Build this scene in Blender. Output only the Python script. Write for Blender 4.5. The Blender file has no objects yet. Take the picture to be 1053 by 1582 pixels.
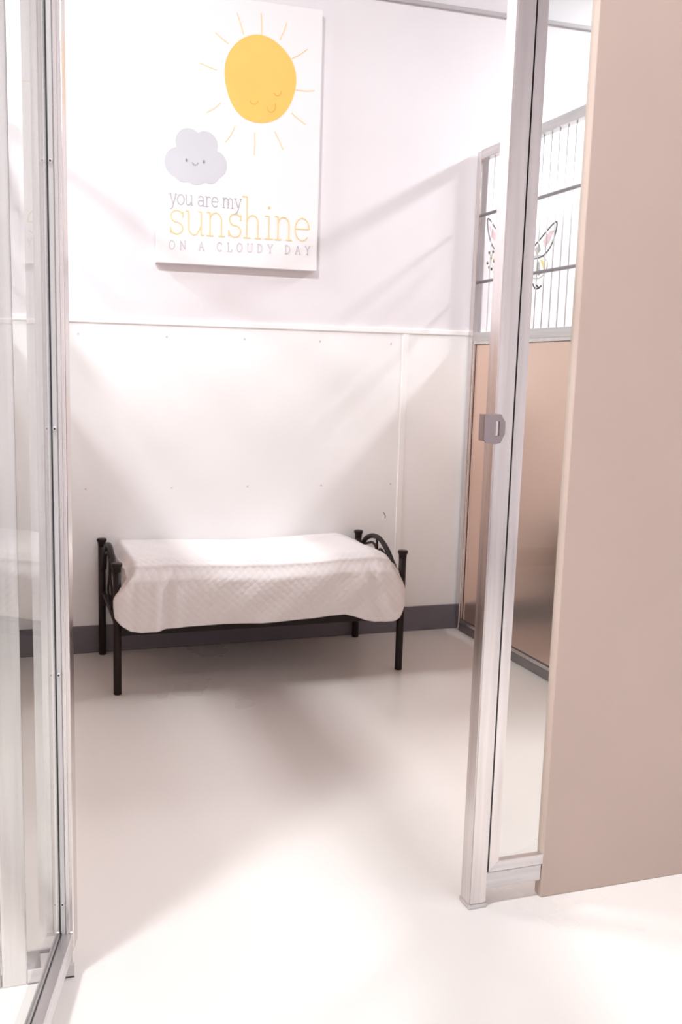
import bpy, bmesh, math, random
from mathutils import Vector, Matrix
random.seed(4)
sc = bpy.context.scene
COL = sc.collection
PI = math.pi
# ------------------------------------------------------------------ camera
YAW, PIT, ROLL = 0.3062109, 0.1503055, 0.0215174
cam_d = bpy.data.cameras.new('camera')
cam = bpy.data.objects.new('camera', cam_d); COL.objects.link(cam)
fw = Vector((math.sin(YAW)*math.cos(PIT), math.cos(YAW)*math.cos(PIT), -math.sin(PIT)))
rr = fw.cross(Vector((0, 0, 1))).normalized(); uu = rr.cross(fw)
c_, s_ = math.cos(ROLL), math.sin(ROLL)
r2 = c_*rr + s_*uu; u2 = -s_*rr + c_*uu
m = Matrix((r2, u2, -fw)).transposed().to_4x4(); m.translation = (0, 0, 1.0559)
cam.matrix_world = m
cam_d.sensor_fit = 'HORIZONTAL'; cam_d.sensor_width = 36.0
cam_d.lens = 36.0*1439.02/1053.0
cam_d.shift_x = (526.5-447)/1053.0
cam_d.clip_start = 0.02
sc.camera = cam
# ------------------------------------------------------------------ light
sc.view_settings.view_transform = 'Standard'; sc.view_settings.look = 'None'
sc.view_settings.gamma = 1.0; sc.view_settings.use_curve_mapping = False
sc.view_settings.exposure = 0.2
w = bpy.data.worlds.new('world'); sc.world = w; w.use_nodes = True
w.node_tree.nodes['Background'].inputs[0].default_value = (1.0, 0.95, 0.97, 1)
w.node_tree.nodes['Background'].inputs[1].default_value = 0.45
def area(name, loc, sx, sy, power, col=(0.99, 0.985, 1.0), target=None):
    d = bpy.data.lights.new(name, 'AREA'); d.shape = 'RECTANGLE'; d.size = sx; d.size_y = sy
    d.energy = power; d.color = col
    o = bpy.data.objects.new(name, d); COL.objects.link(o); o.location = loc
    if target: o.rotation_euler = (Vector(target)-Vector(loc)).to_track_quat('-Z', 'Y').to_euler()
    return o
area('tube_light_right_run', (3.17, 2.95, 2.66), 0.22, 0.7, 76)
area('tube_light_left_run', (-1.15, 2.95, 2.66), 0.22, 0.7, 68)
area('ceiling_light_corridor_left', (-0.62, 0.95, 3.6), 0.24, 0.24, 104)
area('ceiling_light_corridor_near', (1.15, 1.12, 3.6), 0.9, 0.12, 18)
area('ceiling_light_corridor', (1.1, 0.1, 3.6), 1.2, 0.3, 11)
# ------------------------------------------------------------------ materials
def srgb(r, g, b):
    f = lambda c: (c/255)/12.92 if c/255 <= 0.04045 else (((c/255)+0.055)/1.055)**2.4
    return (f(r), f(g), f(b), 1)
def mat(name, col, rough=0.6, metal=0.0, var=0.03, nscale=6.0, stretch=(1, 1, 1), bump=0.0, bscale=60.0, rvar=0.0, spec=0.5):
    M = bpy.data.materials.new(name); M.use_nodes = True
    nt = M.node_tree; b = nt.nodes['Principled BSDF']
    b.inputs['Roughness'].default_value = rough; b.inputs['Metallic'].default_value = metal
    b.inputs['Specular IOR Level'].default_value = spec
    tc = nt.nodes.new('ShaderNodeTexCoord'); mp = nt.nodes.new('ShaderNodeMapping')
    mp.inputs['Scale'].default_value = stretch
    nt.links.new(tc.outputs['Object'], mp.inputs[0])
    n = nt.nodes.new('ShaderNodeTexNoise'); n.inputs['Scale'].default_value = nscale; n.inputs['Detail'].default_value = 4
    nt.links.new(mp.outputs[0], n.inputs['Vector'])
    r = nt.nodes.new('ShaderNodeValToRGB'); e = r.color_ramp.elements
    e[0].position = 0.3; e[1].position = 0.7
    e[0].color = tuple(max(0, c*(1-var)) for c in col[:3])+(1,)
    e[1].color = tuple(min(1, c*(1+var)) for c in col[:3])+(1,)
    nt.links.new(n.outputs[0], r.inputs[0]); nt.links.new(r.outputs[0], b.inputs['Base Color'])
    if rvar:
        mr = nt.nodes.new('ShaderNodeMapRange'); mr.inputs[3].default_value = rough-rvar; mr.inputs[4].default_value = rough+rvar
        nt.links.new(n.outputs[0], mr.inputs[0]); nt.links.new(mr.outputs[0], b.inputs['Roughness'])
    if bump:
        n2 = nt.nodes.new('ShaderNodeTexNoise'); n2.inputs['Scale'].default_value = bscale
        nt.links.new(mp.outputs[0], n2.inputs['Vector'])
        bp = nt.nodes.new('ShaderNodeBump'); bp.inputs['Strength'].default_value = bump; bp.inputs['Distance'].default_value = 0.004
        nt.links.new(n2.outputs[0], bp.inputs['Height']); nt.links.new(bp.outputs[0], b.inputs['Normal'])
    return M
M_wall = mat('painted_wall', (0.80, 0.775, 0.80, 1), 0.6, bump=0.05, var=0.01)
M_frp = mat('white_wall_panel', (0.93, 0.94, 0.945, 1), 0.4, var=0.01, bump=0.08, bscale=30)
M_trimw = mat('white_trim', (0.95, 0.95, 0.95, 1), 0.35, var=0.01)
M_base = mat('grey_rubber_base', srgb(112, 108, 116), 0.5, var=0.05)
M_floor = mat('epoxy_floor', (0.80, 0.765, 0.735, 1), 0.28, var=0.012, nscale=2.2, bump=0.02, bscale=9, rvar=0.02)
M_ceil = mat('ceiling_paint', (0.30, 0.29, 0.30, 1), 0.8)
M_hall = mat('hall_wall_paint', (0.50, 0.47, 0.48, 1), 0.7)
M_beige = mat('beige_paint', srgb(194, 174, 163), 0.7, var=0.015)
M_alu = mat('brushed_aluminium', (0.72, 0.68, 0.67, 1), 0.22, 1.0, var=0.10, nscale=9, stretch=(9, 9, 0.35), rvar=0.08, bump=0.04, bscale=40)
M_aluh = mat('brushed_aluminium_rail', (0.66, 0.64, 0.64, 1), 0.32, 1.0, var=0.10, nscale=9, stretch=(0.5, 0.5, 12), rvar=0.08, bump=0.04, bscale=40)
M_rail_low = mat('dark_reflection_rail', (0.22, 0.19, 0.19, 1), 0.4, 0.8, var=0.1)  # base colour darkened to stand for the dark floor reflected in the rail
M_bead = mat('pale_bead', (0.62, 0.60, 0.60, 1), 0.4, 0.3)
M_gask = mat('dark_gasket', (0.03, 0.025, 0.03, 1), 0.6)
M_plate = mat('dull_steel_plate', (0.36, 0.31, 0.32, 1), 0.35, 1.0, var=0.1)
M_tan = mat('tan_metal_panel', srgb(232, 203, 187), 0.24, 0.9, var=0.04, nscale=2.5, stretch=(1, 1, 0.4), rvar=0.05)
M_wire = mat('steel_wire', (0.72, 0.70, 0.72, 1), 0.4, 0.6)
M_rung = mat('dull_steel_rung', (0.36, 0.34, 0.36, 1), 0.4, 0.8)
M_bed = mat('dark_bronze_metal', (0.014, 0.007, 0.006, 1), 0.5, 0.0, var=0.25, nscale=20, spec=0.3)
M_mattress = mat('mattress_ticking', (0.75, 0.75, 0.76, 1), 0.9)
M_canvas = mat('poster_canvas', (0.88, 0.855, 0.865, 1), 0.6, var=0.004)
M_sun = mat('sun_print', srgb(250, 198, 104), 0.6, var=0.03, nscale=8)
M_sund = mat('sun_face_print', srgb(226, 170, 70), 0.6)
M_ray = mat('sun_ray_print', srgb(240, 214, 160), 0.6)
M_cloud = mat('cloud_print', srgb(205, 207, 214), 0.6, var=0.02)
M_gtext = mat('grey_print', srgb(178, 178, 190), 0.6)
M_ltext = mat('pale_grey_print', srgb(196, 194, 204), 0.6)
M_ytext = mat('yellow_print', srgb(228, 210, 150), 0.6)
M_black = mat('black_print', (0.09, 0.085, 0.09, 1), 0.5)
M_pink = mat('pink_print', srgb(234, 208, 212), 0.5)
M_mint = mat('grey_green_print', srgb(196, 198, 194), 0.5)
M_yel = mat('pale_yellow_print', srgb(235, 220, 150), 0.5)
def glass(name, tint, refl=1.0):
    M = bpy.data.materials.new(name); M.use_nodes = True; nt = M.node_tree
    for n in list(nt.nodes): nt.nodes.remove(n)
    out = nt.nodes.new('ShaderNodeOutputMaterial'); tr = nt.nodes.new('ShaderNodeBsdfTransparent'); gl = nt.nodes.new('ShaderNodeBsdfGlossy')
    mx = nt.nodes.new('ShaderNodeMixShader'); fr = nt.nodes.new('ShaderNodeFresnel'); fr.inputs[0].default_value = 1.45
    tc = nt.nodes.new('ShaderNodeTexCoord'); nz = nt.nodes.new('ShaderNodeTexNoise'); nz.inputs['Scale'].default_value = 3
    mr = nt.nodes.new('ShaderNodeMapRange'); mr.inputs[3].default_value = 0.0; mr.inputs[4].default_value = 0.03
    nt.links.new(tc.outputs['Object'], nz.inputs['Vector']); nt.links.new(nz.outputs[0], mr.inputs[0]); nt.links.new(mr.outputs[0], gl.inputs['Roughness'])
    tr.inputs[0].default_value = tint; gl.inputs[0].default_value = (refl, refl, refl, 1)
    ge = nt.nodes.new('ShaderNodeNewGeometry'); mm = nt.nodes.new('ShaderNodeMath'); mm.operation = 'SUBTRACT'; mm.inputs[0].default_value = 1.0
    ml = nt.nodes.new('ShaderNodeMath'); ml.operation = 'MULTIPLY'
    nt.links.new(ge.outputs['Backfacing'], mm.inputs[1]); nt.links.new(mm.outputs[0], ml.inputs[0]); nt.links.new(fr.outputs[0], ml.inputs[1])
    nt.links.new(ml.outputs[0], mx.inputs[0]); nt.links.new(tr.outputs[0], mx.inputs[1]); nt.links.new(gl.outputs[0], mx.inputs[2])
    nt.links.new(mx.outputs[0], out.inputs[0]); return M
M_glass = glass('clear_glass', (0.95, 0.97, 0.965, 1))
# quilt
def quilt_mat():
    M = mat('white_quilt', (0.88, 0.85, 0.845, 1), 0.9, var=0.02, nscale=5)
    nt = M.node_tree; b = nt.nodes['Principled BSDF']
    uv = nt.nodes.new('ShaderNodeUVMap'); mp = nt.nodes.new('ShaderNodeMapping'); mp.inputs['Rotation'].default_value = (0, 0, PI/4)
    nt.links.new(uv.outputs[0], mp.inputs[0])
    v = nt.nodes.new('ShaderNodeTexVoronoi'); v.inputs['Scale'].default_value = 50; v.inputs['Randomness'].default_value = 0.25
    nt.links.new(mp.outputs[0], v.inputs['Vector'])
    n = nt.nodes.new('ShaderNodeTexNoise'); n.inputs['Scale'].default_value = 14; nt.links.new(mp.outputs[0], n.inputs['Vector'])
    a = nt.nodes.new('ShaderNodeMath'); a.operation = 'ADD'
    nt.links.new(v.outputs['Distance'], a.inputs[0]); nt.links.new(n.outputs[0], a.inputs[1])
    bp = nt.nodes.new('ShaderNodeBump'); bp.inputs['Strength'].default_value = 0.55; bp.inputs['Distance'].default_value = 0.004; bp.invert = True
    nt.links.new(a.outputs[0], bp.inputs['Height']); nt.links.new(bp.outputs[0], b.inputs['Normal'])
    return M
M_quilt = quilt_mat()
# ------------------------------------------------------------------ mesh helpers
def box(bm, x0, y0, z0, x1, y1, z1, bev=0.0):
    t = bmesh.new(); bmesh.ops.create_cube(t, size=1)
    for v in t.verts: v.co = Vector((x0+(v.co.x+.5)*(x1-x0), y0+(v.co.y+.5)*(y1-y0), z0+(v.co.z+.5)*(z1-z0)))
    if bev: bmesh.ops.bevel(t, geom=t.edges[:], offset=bev, segments=2, profile=0.5, affect='EDGES')
    merge(bm, t)
def merge(bm, t, M=None):
    vm = {v: bm.verts.new(M @ v.co if M else v.co) for v in t.verts}
    for f in t.faces:
        try: bm.faces.new([vm[v] for v in f.verts]).smooth = f.smooth
        except ValueError: pass
    t.free()
def tube(bm, pts, r, seg=10, smooth=True):
    pts = [Vector(p) for p in pts]; rings = []
    rad = r if isinstance(r, (list, tuple)) else [r]*len(pts)
    up = None
    for i, p in enumerate(pts):
        t = (pts[min(i+1, len(pts)-1)]-pts[max(i-1, 0)]).normalized()
        if up is None: up = t.cross(Vector((1, 0, 0)) if abs(t.x) < .9 else Vector((0, 1, 0))).normalized()
        up = (up-t*up.dot(t)).normalized(); b = t.cross(up)
        rings.append([bm.verts.new(p+rad[i]*(math.cos(2*PI*k/seg)*up+math.sin(2*PI*k/seg)*b)) for k in range(seg)])
    for a, b in zip(rings, rings[1:]):
        for k in range(seg): bm.faces.new((a[k], a[(k+1) % seg], b[(k+1) % seg], b[k])).smooth = smooth
    bm.faces.new(rings[0][::-1]); bm.faces.new(rings[-1])
def lathe(bm, cx, cy, prof, seg=20):
    rings = [[bm.verts.new((cx+r*math.cos(2*PI*k/seg), cy+r*math.sin(2*PI*k/seg), z)) for k in range(seg)] for r, z in prof]
    for a, b in zip(rings, rings[1:]):
        for k in range(seg): bm.faces.new((a[k], a[(k+1) % seg], b[(k+1) % seg], b[k])).smooth = True
    bm.faces.new(rings[0][::-1]); bm.faces.new(rings[-1])
def prism(bm, poly, t, fn):
    """poly in 2D, thickness t, fn(u,v,w)->3D"""
    a = [bm.verts.new(fn(u, v, 0)) for u, v in poly]; b = [bm.verts.new(fn(u, v, t)) for u, v in poly]
    bm.faces.new(a); bm.faces.new(b[::-1]); n = len(poly)
    for i in range(n): bm.faces.new((a[i], b[i], b[(i+1) % n], a[(i+1) % n]))
def ribbon(bm, pts, wd, t, fn):
    """flat stroke of width wd through 2D points"""
    P = [Vector(p) for p in pts]; L = []; R = []
    for i, p in enumerate(P):
        d = (P[min(i+1, len(P)-1)]-P[max(i-1, 0)])
        d = d.normalized() if d.length > 1e-9 else Vector((1, 0))
        n = Vector((-d.y, d.x))*wd/2; L.append(p+n); R.append(p-n)
    prism_strip(bm, L, R, t, fn)
def prism_strip(bm, L, R, t, fn):
    n = len(L); A = [[bm.verts.new(fn(q.x, q.y, z)) for q in S] for S in (L, R) for z in (0, t)]
    l0, l1, r0, r1 = A
    for i in range(n-1):
        bm.faces.new((l0[i], l0[i+1], r0[i+1], r0[i])); bm.faces.new((l1[i], r1[i], r1[i+1], l1[i+1]))
        bm.faces.new((l0[i], l1[i], l1[i+1], l0[i+1])); bm.faces.new((r0[i], r0[i+1], r1[i+1], r1[i]))
    for i in (0, n-1): bm.faces.new((l0[i], r0[i], r1[i], l1[i]))
def obj(name, bm, material, parent=None, keep=False):
    bmesh.ops.recalc_face_normals(bm, faces=bm.faces[:])
    me = bpy.data.meshes.new(name); bm.to_mesh(me); bm.free(); me.materials.append(material)
    o = bpy.data.objects.new(name, me); COL.objects.link(o)
    if parent:
        o.parent = parent
        if not keep: o.matrix_parent_inverse = Matrix.Translation(parent.location).inverted()
    return o
def bobj(name, b, material, parent=None, bev=0.0):
    bm = bmesh.new(); box(bm, *b, bev=bev); return obj(name, bm, material, parent)
def thing(name, label, cat, loc=(0, 0, 0), group=None):
    o = bpy.data.objects.new(name, None); COL.objects.link(o); o.location = loc; o.empty_display_size = 0.1
    return tag(o, label, cat, group)
def tag(o, label, cat, group=None):
    o['label'] = label; o['category'] = cat
    if group: o['group'] = group
    return o
def struct(name, b, material, bev=0.0):
    o = bobj(name, b, material, None, bev); o['kind'] = 'structure'; return o
XP, YB, YF = 1.818, 3.428, 1.528
# ------------------------------------------------------------------ setting
struct('floor', (-3.2, -1.4, -0.05, 5.2, YB+0.1, 0), M_floor)
struct('ceiling', (-3.2, -1.4, 3.90, 5.2, YB+0.1, 4.0), M_ceil)
wb = struct('wall_back', (-3.2, YB, 0, 5.2, YB+0.1, 3.9), M_wall)
struct('wall_left', (-3.3, -1.4, 0, -3.2, YB+0.1, 3.9), M_hall)
struct('wall_right', (5.2, -1.4, 0, 5.3, YB+0.1, 3.9), M_hall)
struct('wall_front', (-3.2, -1.5, 0, 5.2, -1.4, 3.9), M_wall)
struct('wall_front_right', (1.040, YF+0.000, 0, 1.86, YF+0.024, 2.9), M_beige, 0.002)
struct('wall_front_left', (-1.25, YF+0.000, 0, -0.016, YF+0.040, 2.9), M_beige, 0.002)
struct('shade_wall_front_top', (-0.015, YF+0.002, 2.13, 1.039, YF+0.038, 2.9), M_beige)  # unseen wall over the doorway, added to cut off the corridor light
struct('baseboard_back', (-3.2, YB-0.010, 0, 5.2, YB, 0.104), M_base, 0.003)
struct('baseboard_front', (-3.2, -1.4, 0, 5.2, -1.39, 0.104), M_base, 0.003)
# wall panelling : two sheets with trims
for i, (a, b) in enumerate(((-3.2, -0.90), (-0.885, 0.0+1.537), (1.557, 3.2), (3.22, 5.2))):
    bobj('wall_panel', (a, YB-0.004, 0.104, b, YB, 1.212), M_frp, wb)
for x in (-0.892, 1.547, 3.21): bobj('panel_joint_strip', (x-0.013, YB-0.007, 0.104, x+0.013, YB, 1.212), M_trimw, wb, 0.002)
o = struct('trim_1', (-3.2, YB-0.009, 1.210, 5.2, YB, 1.230), M_trimw, 0.003)
o = struct('trim_2', (-3.2, YB-0.012, 2.419, 5.2, YB, 2.435), mat('grey_trim', (0.50, 0.47, 0.49, 1), 0.5), 0.003)
for z in (1.17, 0.615):
    for x in (0.285, 0.60, 0.892, 1.19, 1.485):
        bm = bmesh.new(); ym = YB-0.004
        tube(bm, [(x+(0.02 if z < 1 else 0), ym+0.001, z), (x+(0.02 if z < 1 else 0), ym-0.0015, z)], [0.0045, 0.0032], 10)
        obj('rivet', bm, M_wire, wb)
bm = bmesh.new()
ribbon(bm, [(1.478, .502), (1.484, .494), (1.488, .484), (1.486, .476)], 0.003, 0.0006, lambda u, v, w_: (u, YB-0.0042-w_, v))
obj('scuff_mark', bm, M_base, wb)
# ------------------------------------------------------------------ partitions
def partition(x0, x1, y0, y1, xf, label, face, fancy=True):
    p = thing('kennel_partition', label, 'partition', ((x0+x1)/2, (y0+y1)/2, 0))
    for a, b in ((y1-0.032, y1), (y0, y0+0.038)):
        bobj('post', (x0, a, 0, x1, b, 1.915), M_alu, p, 0.003)
    for z0, z1, n in ((0.0, 0.036, 'bottom_rail'), (1.188, 1.222, 'middle_rail'), (1.882, 1.918, 'top_rail')):
        bobj(n, (x0+0.001, y0+0.038, z0, x1-0.001, y1-0.032, z1), M_rail_low if z0 == 0 else M_aluh, p, 0.003)
    xm = (x0+x1)/2
    bobj('solid_panel', (xm-0.006, y0+0.038, 0.036, xm+0.006, y1-0.032, 1.188), M_tan, p)
    # glazing stops around the panel, on both faces
    for sx in (-1, 1):
        a = xm+sx*0.006; b = xm+sx*0.0145; bm = bmesh.new(); X0, X1 = min(a, b), max(a, b)
        box(bm, X0, y0+0.038, 0.036, X1, y1-0.032, 0.048); box(bm, X0, y0+0.038, 1.176, X1, y1-0.032, 1.188)
        box(bm, X0, y1-0.044, 0.048, X1, y1-0.032, 1.176); box(bm, X0, y0+0.038, 0.048, X1, y0+0.050, 1.176)
        obj('panel_stop', bm, M_alu, p)
        bm = bmesh.new(); g = 0.0025; c = xm+sx*0.0065; X0, X1 = min(xm, c+sx*0.0005), max(xm, c+sx*0.0005)
        box(bm, X0, y1-0.044-g, 0.048, X1, y1-0.044, 1.176); box(bm, X0, y0+0.05, 1.176-g, X1, y1-0.044, 1.176); box(bm, X0, y0+0.05, 0.048, X1, y1-0.044, 0.048+g)
        obj('gasket', bm, M_gask, p)
    for z in (1.418, 1.674):
        bm = bmesh.new(); tube(bm, [(xm, y0+0.03, z), (xm, y1-0.026, z)], 0.0065, 10); obj('rung', bm, M_rung, p)
    n = int((y1-y0-0.09)/0.048)
    for i in range(n+1):
        y = y1-0.062-0.048*i
        if y < y0+0.05: break
        bm = bmesh.new(); tube(bm, [(xm, y, 1.215), (xm, y, 1.886)], 0.0021, 8); obj('wire_bar', bm, M_wire, p)
    return p
partition(XP, XP+0.036, YF+0.105, YB-0.011, XP, 'tall metal kennel partition right of the bed, tan lower panel and wire bars above', -1)
partition(-0.040, -0.004, YF+0.105, YB-0.011, -0.004, 'metal kennel partition left of the bed, seen edge-on behind the open glass door', 1)
# butterfly on the neighbour's side of the bars
bf = thing('butterfly_decoration', 'butterfly cutout with black outline hanging on the wire bars above the tan panel', 'decoration', (XP+0.0222, 3.11, 1.53))
BX = XP+0.0215
def bfn(u, v, w_): return (BX+w_, 3.11-u, 1.52+v-0.165*u)      # u grows toward the camera
for sgn in (-1, 1):
    def S(pts): return [(sgn*a, b) for a, b in pts]
    def curve(pts, n=6):
        out = []; P = [pts[0]]+pts+[pts[-1]]
        for i in range(1, len(P)-2):
            for k in range(n):
                t = k/n; q = []
                for d in (0, 1):
                    a, b, c, e = P[i-1][d], P[i][d], P[i+1][d], P[i+2][d]
                    q.append(0.5*((2*b)+(-a+c)*t+(2*a-5*b+4*c-e)*t*t+(-a+3*b-3*c+e)*t**3))
                out.append(tuple(q))
        out.append(pts[-1]); return out
    up = curve([(0.02, -0.03), (0.07, -0.005), (0.116, 0.018), (0.17, 0.057), (0.215, 0.088), (0.24, 0.096), (0.235, 0.06), (0.208, 0.012), (0.165, -0.02), (0.10, -0.035), (0.04, -0.04)])
    bm = bmesh.new(); ribbon(bm, S(up), 0.0045, 0.002, bfn); obj('wing_outline', bm, M_black, bf)
    lo = curve([(0.03, -0.04), (0.11, -0.025), (0.165, -0.022), (0.195, -0.04), (0.19, -0.07), (0.155, -0.095), (0.10, -0.10), (0.05, -0.08), (0.03, -0.05)])
    bm = bmesh.new(); ribbon(bm, S(lo), 0.004, 0.002, bfn); obj('lower_wing_outline', bm, M_mint, bf)
    for P, mt in (([(0.16, 0.03), (0.20, 0.065), (0.225, 0.07), (0.20, 0.03), (0.175, 0.01)], M_pink), ([(0.11, 0.0), (0.14, 0.02), (0.15, 0.0), (0.125, -0.02)], M_mint),
                  ([(0.065, -0.022), (0.09, -0.01), (0.10, -0.025), (0.075, -0.038)], M_pink), ([(0.15, -0.035), (0.168, -0.033), (0.187, -0.058), (0.175, -0.065)], M_yel), ([(0.132, -0.04), (0.147, -0.042), (0.155, -0.085), (0.14, -0.088)], M_mint)):
        bm = bmesh.new(); prism(bm, S(P), 0.002, bfn); obj('wing_patch', bm, mt, bf)
    if sgn < 0:
        for a, b in ((0.215, -0.03), (0.20, -0.05), (0.185, -0.025), (0.21, -0.085), (0.225, -0.07), (0.19, -0.09), (0.175, -0.06), (0.17, -0.10)):
            bm = bmesh.new(); prism(bm, [(sgn*a+0.006*math.cos(t*PI/4), b+0.006*math.sin(t*PI/4)) for t in range(8)], 0.002, bfn); obj('dot', bm, M_black, bf)
    for k in range(3):
        bm = bmesh.new(); q = curve([(0.13+0.02*k, -0.155), (0.15+0.02*k, -0.17+0.006*k), (0.175+0.012*k, -0.165+0.008*k)])
        if k < 2: ribbon(bm, S([(a-0.02, b+0.035) for a, b in q]), 0.006, 0.002, bfn); obj('feeler', bm, M_black, bf)
        else: bm.free()
bm = bmesh.new(); prism(bm, [(0.022*math.cos(t*PI/8), -0.04+0.10*math.sin(t*PI/8)) for t in range(16)], 0.003, bfn); obj('body', bm, M_black, bf)
# ------------------------------------------------------------------ front frame right of the doorway
gp = thing('glass_screen', 'fixed full-height glass screen with aluminium post right of the doorway', 'glass screen', (0.895, YF, 0))
bm = bmesh.new(); t = bmesh.new(); bmesh.ops.create_cube(t, size=1)
for v in t.verts: v.co = Vector((0.895+v.co.x*0.038, YF+0.019+v.co.y*0.038, 0.008+(v.co.z+.5)*2.12))
bmesh.ops.bevel(t, geom=t.edges[:], offset=0.0025, segments=2, affect='EDGES'); merge(bm, t)
obj('post', bm, M_alu, gp)
bm = bmesh.new(); box(bm, 0.8745, YF-0.0015, 0.0, 0.9155, YF+0.0395, 0.010, 0.002); obj('foot_cap', bm, M_aluh, gp)
YR = YF+0.004
bobj('bottom_rail', (0.914, YR, 0.036, 1.040, YF+0.036, 0.071), M_aluh, gp, 0.002)
# mitred glazing frame
def quadbox(bm, p, y0, y1):
    prism(bm, p, y1-y0, lambda u, v, w_: (u, y0+w_, v))
bm = bmesh.new(); quadbox(bm, [(0.9165, 0.0735), (0.938, 0.095), (0.938, 2.125), (0.9165, 2.125)], YF+0.001, YF+0.014); obj('glazing_stile', bm, M_alu, gp)
bm = bmesh.new(); quadbox(bm, [(0.917, 0.0735), (1.040, 0.0735), (1.040, 0.095), (0.9385, 0.095)], YF+0.001, YF+0.014); obj('glazing_rail', bm, M_aluh, gp)
bm = bmesh.new(); box(bm, 0.9139, YF+0.006, 0.072, 0.9169, YF+0.03, 2.125); box(bm, 0.9139, YF+0.006, 0.0708, 1.040, YF+0.03, 0.074); obj('gasket', bm, M_gask, gp)
bobj('back_stile', (0.9165, YF+0.020, 0.0735, 0.938, YF+0.034, 2.125), M_alu, gp)
bobj('pane', (0.930, YF+0.014, 0.085, 1.040, YF+0.020, 2.125), M_glass, gp)
# strike plate
bm = bmesh.new()
out = [(0.853, 0.985), (0.886, 0.985), (0.8955, 0.971), (0.8955, 0.949), (0.887, 0.932), (0.876, 0.930), (0.858, 0.932), (0.853, 0.938)]
slot = [(0.8745, 0.975), (0.8845, 0.972), (0.8845, 0.946), (0.8745, 0.943)]
def fill_with_hole(bm, out, hole, y0, y1):
    for P, sgn in ((out, 1), (hole, -1)):
        n = len(P); a = [bm.verts.new((u, y0, v)) for u, v in P]; b = [bm.verts.new((u, y1, v)) for u, v in P]
        for i in range(n): bm.faces.new((a[i], a[(i+1) % n], b[(i+1) % n], b[i]))
    bm.edges.ensure_lookup_table()
    for y in (y0, y1):
        ed = [e for e in bm.edges if all(abs(v.co.y-y) < 1e-7 for v in e.verts)]
        bmesh.ops.triangle_fill(bm, edges=ed, use_beauty=True)
fill_with_hole(bm, out, slot, YF-0.0035, YF-0.001)
obj('strike_plate', bm, M_plate, gp)['label'] = 'steel strike plate with upright slot'
bm = bmesh.new(); box(bm, 0.853, YF-0.001, 0.936, 0.8735, YF+0.0, 0.985, 0.0); box(bm, 0.853, YF-0.001, 0.936, 0.856, YF+0.018, 0.985); obj('strike_side', bm, M_plate, gp)
# ------------------------------------------------------------------ hinge post at the left
hp = thing('hinge_post', 'aluminium post left of the doorway, its floor bracket under the open glass door', 'post', (0.008, YF, 0))
bobj('post', (-0.014, YF, 0, 0.028, YF+0.038, 2.125), M_alu, hp, 0.0025)
bm = bmesh.new(); box(bm, 0.028, YF-0.002, 0.0, 0.1075, YF+0.058, 0.003); box(bm, 0.028, YF-0.002, 0.0, 0.1075, YF+0.0015, 0.027, 0.001)
box(bm, 0.028, YF+0.0535, 0.0, 0.1075, YF+0.058, 0.027, 0.001); box(bm, 0.05, YF+0.008, 0.003, 0.1035, YF+0.05, 0.022, 0.002)
obj('floor_bracket', bm, M_aluh, hp)
bobj('light_block_strip', (0.050, YF+0.036, 0.06, 0.100, YF+0.038, 2.125), M_alu, hp)  # strip added to stop light slipping between post and door
bm = bmesh.new(); lathe(bm, 0.092, YF+0.022, [(0.007, 0.018), (0.007, 0.052)]); obj('pivot_pin', bm, M_wire, hp)
# ------------------------------------------------------------------ open glass door (local x along the door from the hinge, y = thickness)
door = thing('glass_door', 'aluminium framed glass door standing open toward the viewer at the left', 'door', (0.1065, 1.5255, 0))
DA = math.radians(15.2)
# local +x runs toward the camera side, local y: 0 = right face ... -0.032 = left face
door.matrix_world = Matrix.Translation((0.1065, 1.5235, 0)) @ Matrix(((-math.sin(DA), math.cos(DA), 0, 0), (-math.cos(DA), -math.sin(DA), 0, 0), (0, 0, 1, 0), (0, 0, 0, 1)))
def dpart(name, b, material, bev=0.0):
    bm = bmesh.new(); box(bm, *b, bev=bev); return obj(name, bm, material, door, keep=True)
DL, DH = 0.74, 2.15
dpart('hinge_stile', (-0.036, -0.031, 0.052, 0.0, 0.0, DH), M_alu, 0.0022)
dpart('outer_stile', (DL-0.036, -0.031, 0.052, DL, 0.0, DH), M_alu, 0.0022)
dpart('bottom_rail', (0.0, -0.031, 0.052, DL-0.036, 0.0, 0.086), M_aluh, 0.0022)
dpart('top_rail', (0.0, -0.031, DH-0.036, DL-0.036, 0.0, DH), M_aluh, 0.0022)
dpart('pane', (0.0005, -0.0275, 0.086, DL-0.0365, -0.0235, DH-0.036), M_glass)
dpart('gasket', (0.0, -0.0238, 0.086, 0.0036, -0.0213, DH-0.036), M_gask)
dpart('glazing_bead', (0.0, -0.0215, 0.086, 0.0035, -0.0135, DH-0.036), M_bead, 0.001)['label'] = 'pale glazing bead'
dpart('glazing_channel', (0.0, -0.0125, 0.086, 0.0022, -0.0065, DH-0.036), M_alu, 0.0008)
bmk = bmesh.new(); box(bmk, 0.004, -0.0215, 0.086, DL-0.04, -0.0195, 0.088); obj('rail_gasket', bmk, M_gask, door, keep=True)
for z in (1.364, 0.957, 0.551, 0.142):
    bm = bmesh.new(); tube(bm, [(0.003, -0.0175, z), (0.0062, -0.0175, z)], [0.0042, 0.003], 12); sc_o = obj('screw', bm, M_wire, door, keep=True)
    bm = bmesh.new(); tube(bm, [(0.0060, -0.0175, z), (0.0066, -0.0175, z)], 0.0017, 8); obj('screw_recess', bm, M_gask, sc_o, keep=True)
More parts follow.
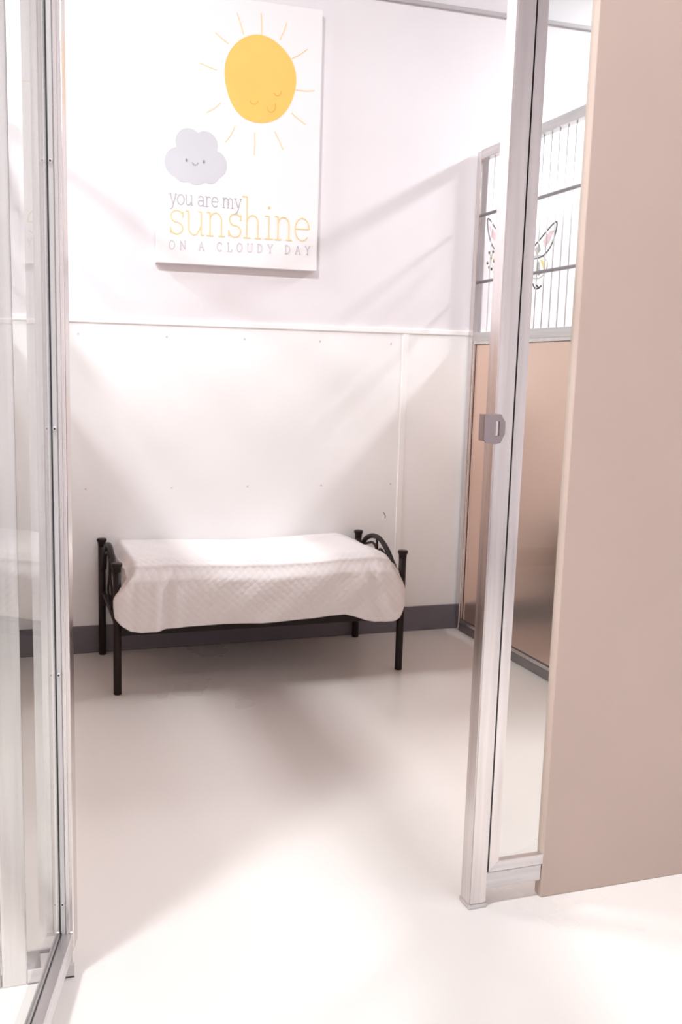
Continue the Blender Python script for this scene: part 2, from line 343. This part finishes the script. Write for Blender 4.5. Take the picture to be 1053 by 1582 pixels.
# ------------------------------------------------------------------ bed
bed = thing('metal_bed', 'small dark metal bed frame against the white back wall', 'bed', (0.86, 3.17, 0))
LX0, LX1, LY0, LY1 = 0.357, 1.362, 2.948, 3.394
for x, y in ((LX0, LY0), (LX1, LY0+0.02), (LX0, LY1), (LX1, LY1)):
    bm = bmesh.new(); lathe(bm, x, y, [(0.0125, 0.0), (0.0133, 0.002), (0.0133, 0.41)], 20); post = obj('leg', bm, M_bed, bed)
    bm = bmesh.new(); lathe(bm, x, y, [(0.0135, 0.408), (0.0140, 0.418), (0.0150, 0.424), (0.0178, 0.428), (0.0178, 0.434), (0.0165, 0.4365)], 20); obj('post_cap', bm, M_bed, post, keep=True).matrix_parent_inverse = Matrix.Identity(4)
def smooth_path(pts, n=6):
    P = [Vector(p) for p in [pts[0]]+list(pts)+[pts[-1]]]; out = []
    for i in range(1, len(P)-2):
        for k in range(n):
            t = k/n; a, b, c, e = P[i-1], P[i], P[i+1], P[i+2]
            out.append(0.5*((2*b)+(-a+c)*t+(2*a-5*b+4*c-e)*t*t+(-a+3*b-3*c+e)*t**3))
    out.append(P[-1]); return out
for x in (LX0+0.006, LX1-0.002):
    bm = bmesh.new()
    hz = 0.0 if x > 1 else -0.004
    tube(bm, smooth_path([(x, 3.385, .325), (x, 3.36, .37), (x, 3.325, .408), (x, 3.28, .432), (x, 3.22, .444), (x, 3.16, .438), (x, 3.10, .412), (x, 3.05, .376), (x, 3.00, .34), (x, 2.962, .318)]), 0.0095, 12)
    eb = obj('end_arch', bm, M_bed, bed)
    bm = bmesh.new(); tube(bm, smooth_path([(x, 3.315, .398), (x, 3.276, .408), (x, 3.243, .415), (x, 3.215, .408), (x, 3.193, .388), (x, 3.175, .400), (x, 3.155, .404), (x, 3.13, .396), (x, 3.09, .40)]), 0.0048, 8)
    tube(bm, [(x, 3.205, .44), (x, 3.198, .415), (x, 3.193, .388)], [0.004, 0.0055, 0.003], 8)
    tube(bm, smooth_path([(x, 3.193, .388), (x, 3.21, .33), (x, 3.25, .28), (x, 3.21, .24), (x, 3.17, .22)]), 0.0045, 8)
    tube(bm, smooth_path([(x, 3.193, .388), (x, 3.17, .33), (x, 3.13, .28), (x, 3.15, .24), (x, 3.17, .22)]), 0.0045, 8)
    obj('end_scroll', bm, M_bed, bed)
    bm = bmesh.new(); tube(bm, [(x, LY1-0.005, .235), (x, LY0+0.008, .215)], 0.008, 10); obj('end_crossbar', bm, M_bed, bed)
for y in (LY0+0.02, LY1-0.014):
    bobj('side_rail', (LX0, y-0.008, 0.190, LX1, y+0.008, 0.228), M_bed, bed, 0.002)
for k in range(9):
    x = 0.44+k*0.105; bobj('slat', (x, LY0+0.024, 0.212, x+0.035, LY1-0.02, 0.22), M_bed, bed)
bm = bmesh.new(); box(bm, LX0+0.03, LY0+0.022, 0.229, LX1-0.03, LY1-0.018, 0.405, 0.03)
obj('mattress', bm, M_mattress, bed)
# ------------------------------------------------------------------ quilt
def interp(tab, x):
    if x <= tab[0][0]: return tab[0][1]
    for (a, fa), (b, fb) in zip(tab, tab[1:]):
        if x <= b: return fa+(fb-fa)*(x-a)/(b-a)
    return tab[-1][1]
ZB = [(0.341, .30), (0.346, .265), (0.363, .242), (0.394, .219), (0.43, .2135), (0.478, .215), (0.53, .222), (0.606, .223), (0.70, .226), (0.80, .222), (0.827, .221), (0.92, .224), (1.011, .226), (1.07, .231), (1.129, .232), (1.165, .222), (1.202, .209), (1.24, .2), (1.276, .197), (1.31, .2), (1.331, .214), (1.345, .24), (1.353, .275)]
NU, NT, NH, NR = 200, 40, 46, 10
rows = []
bm = bmesh.new(); uvl = bm.loops.layers.uv.new('UVMap')
def sst(t): t = max(0, min(1, t)); return t*t*(3-2*t)
info = {}
for i in range(NU+1):
    u = i/NU; row = []
    xs_wide = 0.341+(1.353-0.341)*u
    zb = interp(ZB, xs_wide)
    e = min(u, 1-u)
    enddrop = 0.03*(1-sst(e/0.04))
    xt = 0.386+(1.338-0.386)*u
    zt = 0.427+0.006*math.sin(u*7+1)-enddrop-0.022*sst((u-0.90)/0.1)
    path = []
    for k in range(NR):                       # rear hang
        t = k/NR; path.append((xt, 3.416-0.004*math.sin(u*40), 0.30+(zt-0.018-0.30)*t, t))
    for k in range(NT+1):                     # top
        t = k/NT; y = 3.412+(2.945-3.412)*t
        cr = min(t, 1-t); rnd = 0.016*(1-sst(cr/0.11))
        wr = 0.0014*math.sin(19*u+5*t+2*math.sin(9*t+4*u))*sst(cr/0.3)+0.0006*math.sin(43*u-12*t)
        sag = -0.007*math.sin(PI*t)*(0.6+0.4*math.sin(5*u))
        path.append((xt, y, zt-rnd+wr+sag+0.004*t, 1+t))
    z0 = path[-1][2]
    for k in range(1, NH+1):                  # front hang
        t = k/NH; z = z0+(zb-z0)*t
        sp = sst((z0-z)/0.07)                 # widen away from the posts
        x = xt+(xs_wide-xt)*sp
        y = 2.945-0.026*sst((z0-z)/0.045)
        d = (z0-z)
        fold = 0.006*math.exp(-((u-0.135)/0.018)**2)-0.008*math.exp(-((u-0.165)/0.014)**2)+0.004*math.exp(-((u-0.2)/0.02)**2)
        fold += 0.0035*math.sin(u*34+2.5*d*20)*0.5+0.004*math.sin(u*13+1.2)-0.004*math.exp(-((u-0.06)/0.015)**2)
        fold += 0.007*math.exp(-((u-0.80-0.9*d)/0.03)**2)*sst(d/0.05)-0.006*math.exp(-((u-0.87-0.2*d)/0.02)**2)
        y -= 0.010*sst(d/0.1)+fold*sst(d/0.05)
        y += 0.015*(1-sst(e/0.02))*sst(d/0.04)*0.6
        path.append((x, y, z, 2+t*0.45))
    for (x, y, z, v) in path:
        vv = bm.verts.new((x, y, z)); info[vv] = (u*1.0, v*0.46); row.append(vv)
    rows.append(row)
for a, b in zip(rows, rows[1:]):
    for k in range(len(a)-1):
        f = bm.faces.new((a[k], b[k], b[k+1], a[k+1])); f.smooth = True
        for l in f.loops: l[uvl].uv = info[l.vert]
q = obj('quilt', bm, M_quilt)
sm = q.modifiers.new('thick', 'SOLIDIFY'); sm.thickness = 0.005; sm.offset = 0
tag(q, 'white textured quilt draped over the small dark metal bed', 'quilt')
# ------------------------------------------------------------------ poster
PA = math.radians(0.55)
po = thing('canvas_print', 'white canvas wall print of a smiling sun and a grey cloud above the bed', 'wall art', (0.858, 3.398, 1.885))
PF = 3.398
bm = bmesh.new(); box(bm, 0.557, PF, 1.428, 1.160, YB-0.001, 2.343, 0.002); obj('canvas', bm, M_canvas, po)
def pf(u, v, w_): return (u, PF-0.0004-w_, v)
def ell(cx, cy, rx, ry, a0=0, a1=360, n=32): return [(cx+rx*math.cos(math.radians(a0+(a1-a0)*k/n)), cy+ry*math.sin(math.radians(a0+(a1-a0)*k/n))) for k in range(n+1)]
bm = bmesh.new(); pts = []
for k in range(48):
    a = 2*PI*k/48; r = 1+0.015*math.sin(3*a+1)+0.01*math.sin(5*a); pts.append((0.930+0.1325*r*math.cos(a), 2.083+0.149*r*math.sin(a)))
prism(bm, pts, 0.0006, pf); sun = obj('sun', bm, M_sun, po)
bm = bmesh.new(); F2 = lambda u, v, w_: (u, PF-0.0011-w_, v)
ribbon(bm, ell(0.907, 2.010, 0.015, 0.014, 190, 365, 12), 0.003, 0.0005, F2); obj('closed_eye', bm, M_sund, po)
bm = bmesh.new(); ribbon(bm, ell(0.994, 2.048, 0.014, 0.014, 205, 375, 12), 0.003, 0.0005, F2); obj('closed_eye', bm, M_sund, po)
bm = bmesh.new(); ribbon(bm, ell(0.972, 1.997, 0.0165, 0.022, 190, 385, 14), 0.003, 0.0005, F2); obj('smile', bm, M_sund, po)
for a in ((0.842, 2.294, 0.866, 2.226), (0.929, 2.305, 0.933, 2.23), (1.025, 2.285, 1.0, 2.223), (1.105, 2.205, 1.045, 2.165), (1.134, 2.066, 1.064, 2.061), (1.104, 1.945, 1.049, 1.98), (1.02, 1.851, 0.987, 1.911), (0.911, 1.822, 0.912, 1.9), (0.805, 1.857, 0.84, 1.915), (0.736, 1.951, 0.787, 1.989), (0.707, 2.114, 0.772, 2.097), (0.764, 2.22, 0.813, 2.188)):
    bm = bmesh.new(); mx, my = (a[0]+a[2])/2+0.002, (a[1]+a[3])/2-0.002
    ribbon(bm, [(a[0], a[1]), (mx, my), (a[2], a[3])], 0.0034, 0.0005, pf); obj('sun_ray', bm, M_ray, po)
bm = bmesh.new()
lob = [(0.638, 1.775, 0.052), (0.672, 1.846, 0.047), (0.731, 1.842, 0.046), (0.763, 1.778, 0.048), (0.70, 1.745, 0.042), (0.655, 1.745, 0.036), (0.75, 1.745, 0.034), (0.70, 1.80, 0.06)]
pts = []
for k in range(120):
    a = 2*PI*k/120; d = Vector((math.cos(a), math.sin(a))); best = 0
    for x, y, r in lob:
        c = Vector((x-0.70, y-1.79)); b = c.dot(d); disc = b*b-(c.length_squared-r*r)
        if disc > 0: best = max(best, b+math.sqrt(disc))
    pts.append((0.70+best*d.x, 1.79+best*d.y))
prism(bm, pts, 0.0006, pf); obj('cloud', bm, M_cloud, po)
M_cf = mat('cloud_face_print', srgb(150, 150, 160), 0.6)
for x, y in ((0.665, 1.784), (0.727, 1.784)):
    bm = bmesh.new(); prism(bm, ell(x, y, 0.0045, 0.0065, 0, 330, 11), 0.0005, F2); obj('dot_eye', bm, M_cf, po)
bm = bmesh.new(); ribbon(bm, ell(0.696, 1.782, 0.010, 0.012, 190, 350, 10), 0.003, 0.0005, F2); obj('smile', bm, M_cf, po)
# slab-serif lettering made of strokes: (advance, strokes)
E_ = ell
G = {
 'y': (.95, [[(.12, 1), (.48, .03)], [(.82, 1), (.42, -.3), (.28, -.48), (.12, -.5)], [(-.02, 1), (.28, 1)], [(.66, 1), (.94, 1)]]),
 'o': (.95, [E_(.45, .5, .40, .5)]),
 'u': (1.08, [[(.02, 1), (.18, 1), (.18, .3)]+E_(.46, .3, .28, .3, 180, 300, 8)+[(.80, .35)], [(.66, 1), (.82, 1), (.82, 0), (.98, 0)]]),
 'a': (.95, [[(.14, .82)]+E_(.44, .72, .28, .27, 140, 10, 10)+[(.73, .0), (.88, 0)], E_(.42, .28, .31, .28, 60, 330, 20), [(.58, .54), (.73, .55)]]),
 'r': (.78, [[(.02, 1), (.2, 1), (.2, 0)], [(.02, 0), (.42, 0)], [(.2, .6)]+E_(.48, .66, .26, .32, 160, 60, 6)+[(.7, .88)]]),
 'e': (.92, [[(.06, .52), (.84, .52)]+E_(.45, .5, .39, .5, 5, 320, 24)]),
 'm': (1.50, [[(.02, 1), (.18, 1), (.18, 0)], [(.02, 0), (.36, 0)], E_(.45, .68, .27, .31, 180, 0, 10)+[(.72, 0)], [(.58, 0), (.88, 0)], E_(.99, .68, .27, .31, 180, 0, 10)+[(1.26, 0)], [(1.12, 0), (1.42, 0)]]),
 's': (.86, [[(.74, .72), (.73, .86)]+E_(.43, .75, .29, .25, 50, 262, 14)+E_(.43, .25, .31, .25, 82, -150, 16)+[(.11, .22)], [(.74, .97), (.74, .7)], [(.11, .02), (.11, .3)]]),
 'n': (1.08, [[(.02, 1), (.2, 1), (.2, 0)], [(.02, 0), (.4, 0)], E_(.50, .66, .30, .33, 180, 0, 12)+[(.80, 0)], [(.64, 0), (.98, 0)]]),
 'h': (1.08, [[(-.06, 1.78), (.2, 1.78), (.2, 0)], [(.02, 0), (.4, 0)], E_(.50, .66, .30, .33, 180, 0, 12)+[(.80, 0)], [(.64, 0), (.98, 0)]]),
 'i': (.60, [[(.08, 1), (.3, 1), (.3, 0)], [(.08, 0), (.54, 0)], E_(.3, 1.36, .035, .035)]),
 ' ': (.45, []),
 'O': (1.0, [E_(.42, .5, .38, .5)]),
 'N': (1.0, [[(.02, 1), (.12, 1), (.12, 0)], [(.12, 1), (.76, 0), (.76, 1)], [(0, 0), (.26, 0)], [(.62, 1), (.88, 1)]]),
 'A': (1.0, [[(.1, 0), (.44, 1), (.78, 0)], [(.24, .36), (.64, .36)], [(0, 0), (.24, 0)], [(.64, 0), (.9, 0)]]),
 'C': (1.0, [E_(.45, .5, .38, .5, 45, 315)+[(.72, .1)], [(.73, .98), (.73, .72)]]),
 'L': (.9, [[(.0, 1), (.32, 1)], [(.16, 1), (.16, 0)], [(0, 0), (.7, 0), (.7, .25)]]),
 'U': (1.0, [[(.12, 1), (.12, .3)]+E_(.42, .3, .30, .3, 180, 360, 10)+[(.72, 1)], [(0, 1), (.26, 1)], [(.6, 1), (.86, 1)]]),
 'D': (1.0, [[(.0, 1), (.3, 1)]+E_(.3, .5, .46, .5, 90, -90, 14)+[(.0, 0)], [(.14, 1), (.14, 0)]]),
 'Y': (1.0, [[(.08, 1), (.42, .48), (.76, 1)], [(.42, .48), (.42, 0)], [(.26, 0), (.58, 0)], [(0, 1), (.2, 1)], [(.64, 1), (.88, 1)]]),
}
def write(name, text, x0, x1, z0, h, wd, material, space=0.0, spacew=None, slope=0.0):
    adv = 0; cnt = [0]
    def off():
        cnt[0] = (cnt[0]+1) % 7; d = 0.00008*cnt[0]
        return lambda u, v, w_: (u, PF-0.0004-w_-d, v)
    for ch in text: adv += (spacew if ch == ' ' and spacew else G[ch][0])+space
    sx = (x1-x0)/adv; bm = bmesh.new(); x = 0
    for ch in text:
        for st in G[ch][1]:
            # split at corners so that each straight piece keeps its width
            pts = [(x0+(x+a)*sx, z0+b*h+slope*(x+a)*sx) for a, b in st]
            run = [pts[0]]
            for k in range(1, len(pts)):
                run.append(pts[k])
                if k+1 < len(pts):
                    d1 = Vector(pts[k])-Vector(pts[k-1]); d2 = Vector(pts[k+1])-Vector(pts[k])
                    if d1.length < 1e-6 or d2.length < 1e-6 or d1.angle(d2) > 0.75:
                        ribbon(bm, run, wd, 0.0005, off()); run = [pts[k]]
            if len(run) > 1: ribbon(bm, run, wd, 0.0005, off())
        x += (spacew if ch == ' ' and spacew else G[ch][0])+space
        if ch == ' ': obj(name, bm, material, po); bm = bmesh.new()
    return obj(name, bm, material, po)
write('small_lettering', 'you are my', 0.603, 0.868, 1.632, 0.034, 0.0030, M_gtext)
write('large_lettering', 'sunshine', 0.600, 1.133, 1.530, 0.081, 0.0042, M_ytext, slope=0.008)
write('capital_lettering', 'ON A CLOUDY DAY', 0.603, 1.150, 1.476, 0.030, 0.0026, M_ltext, space=0.55, spacew=0.6, slope=0.02)
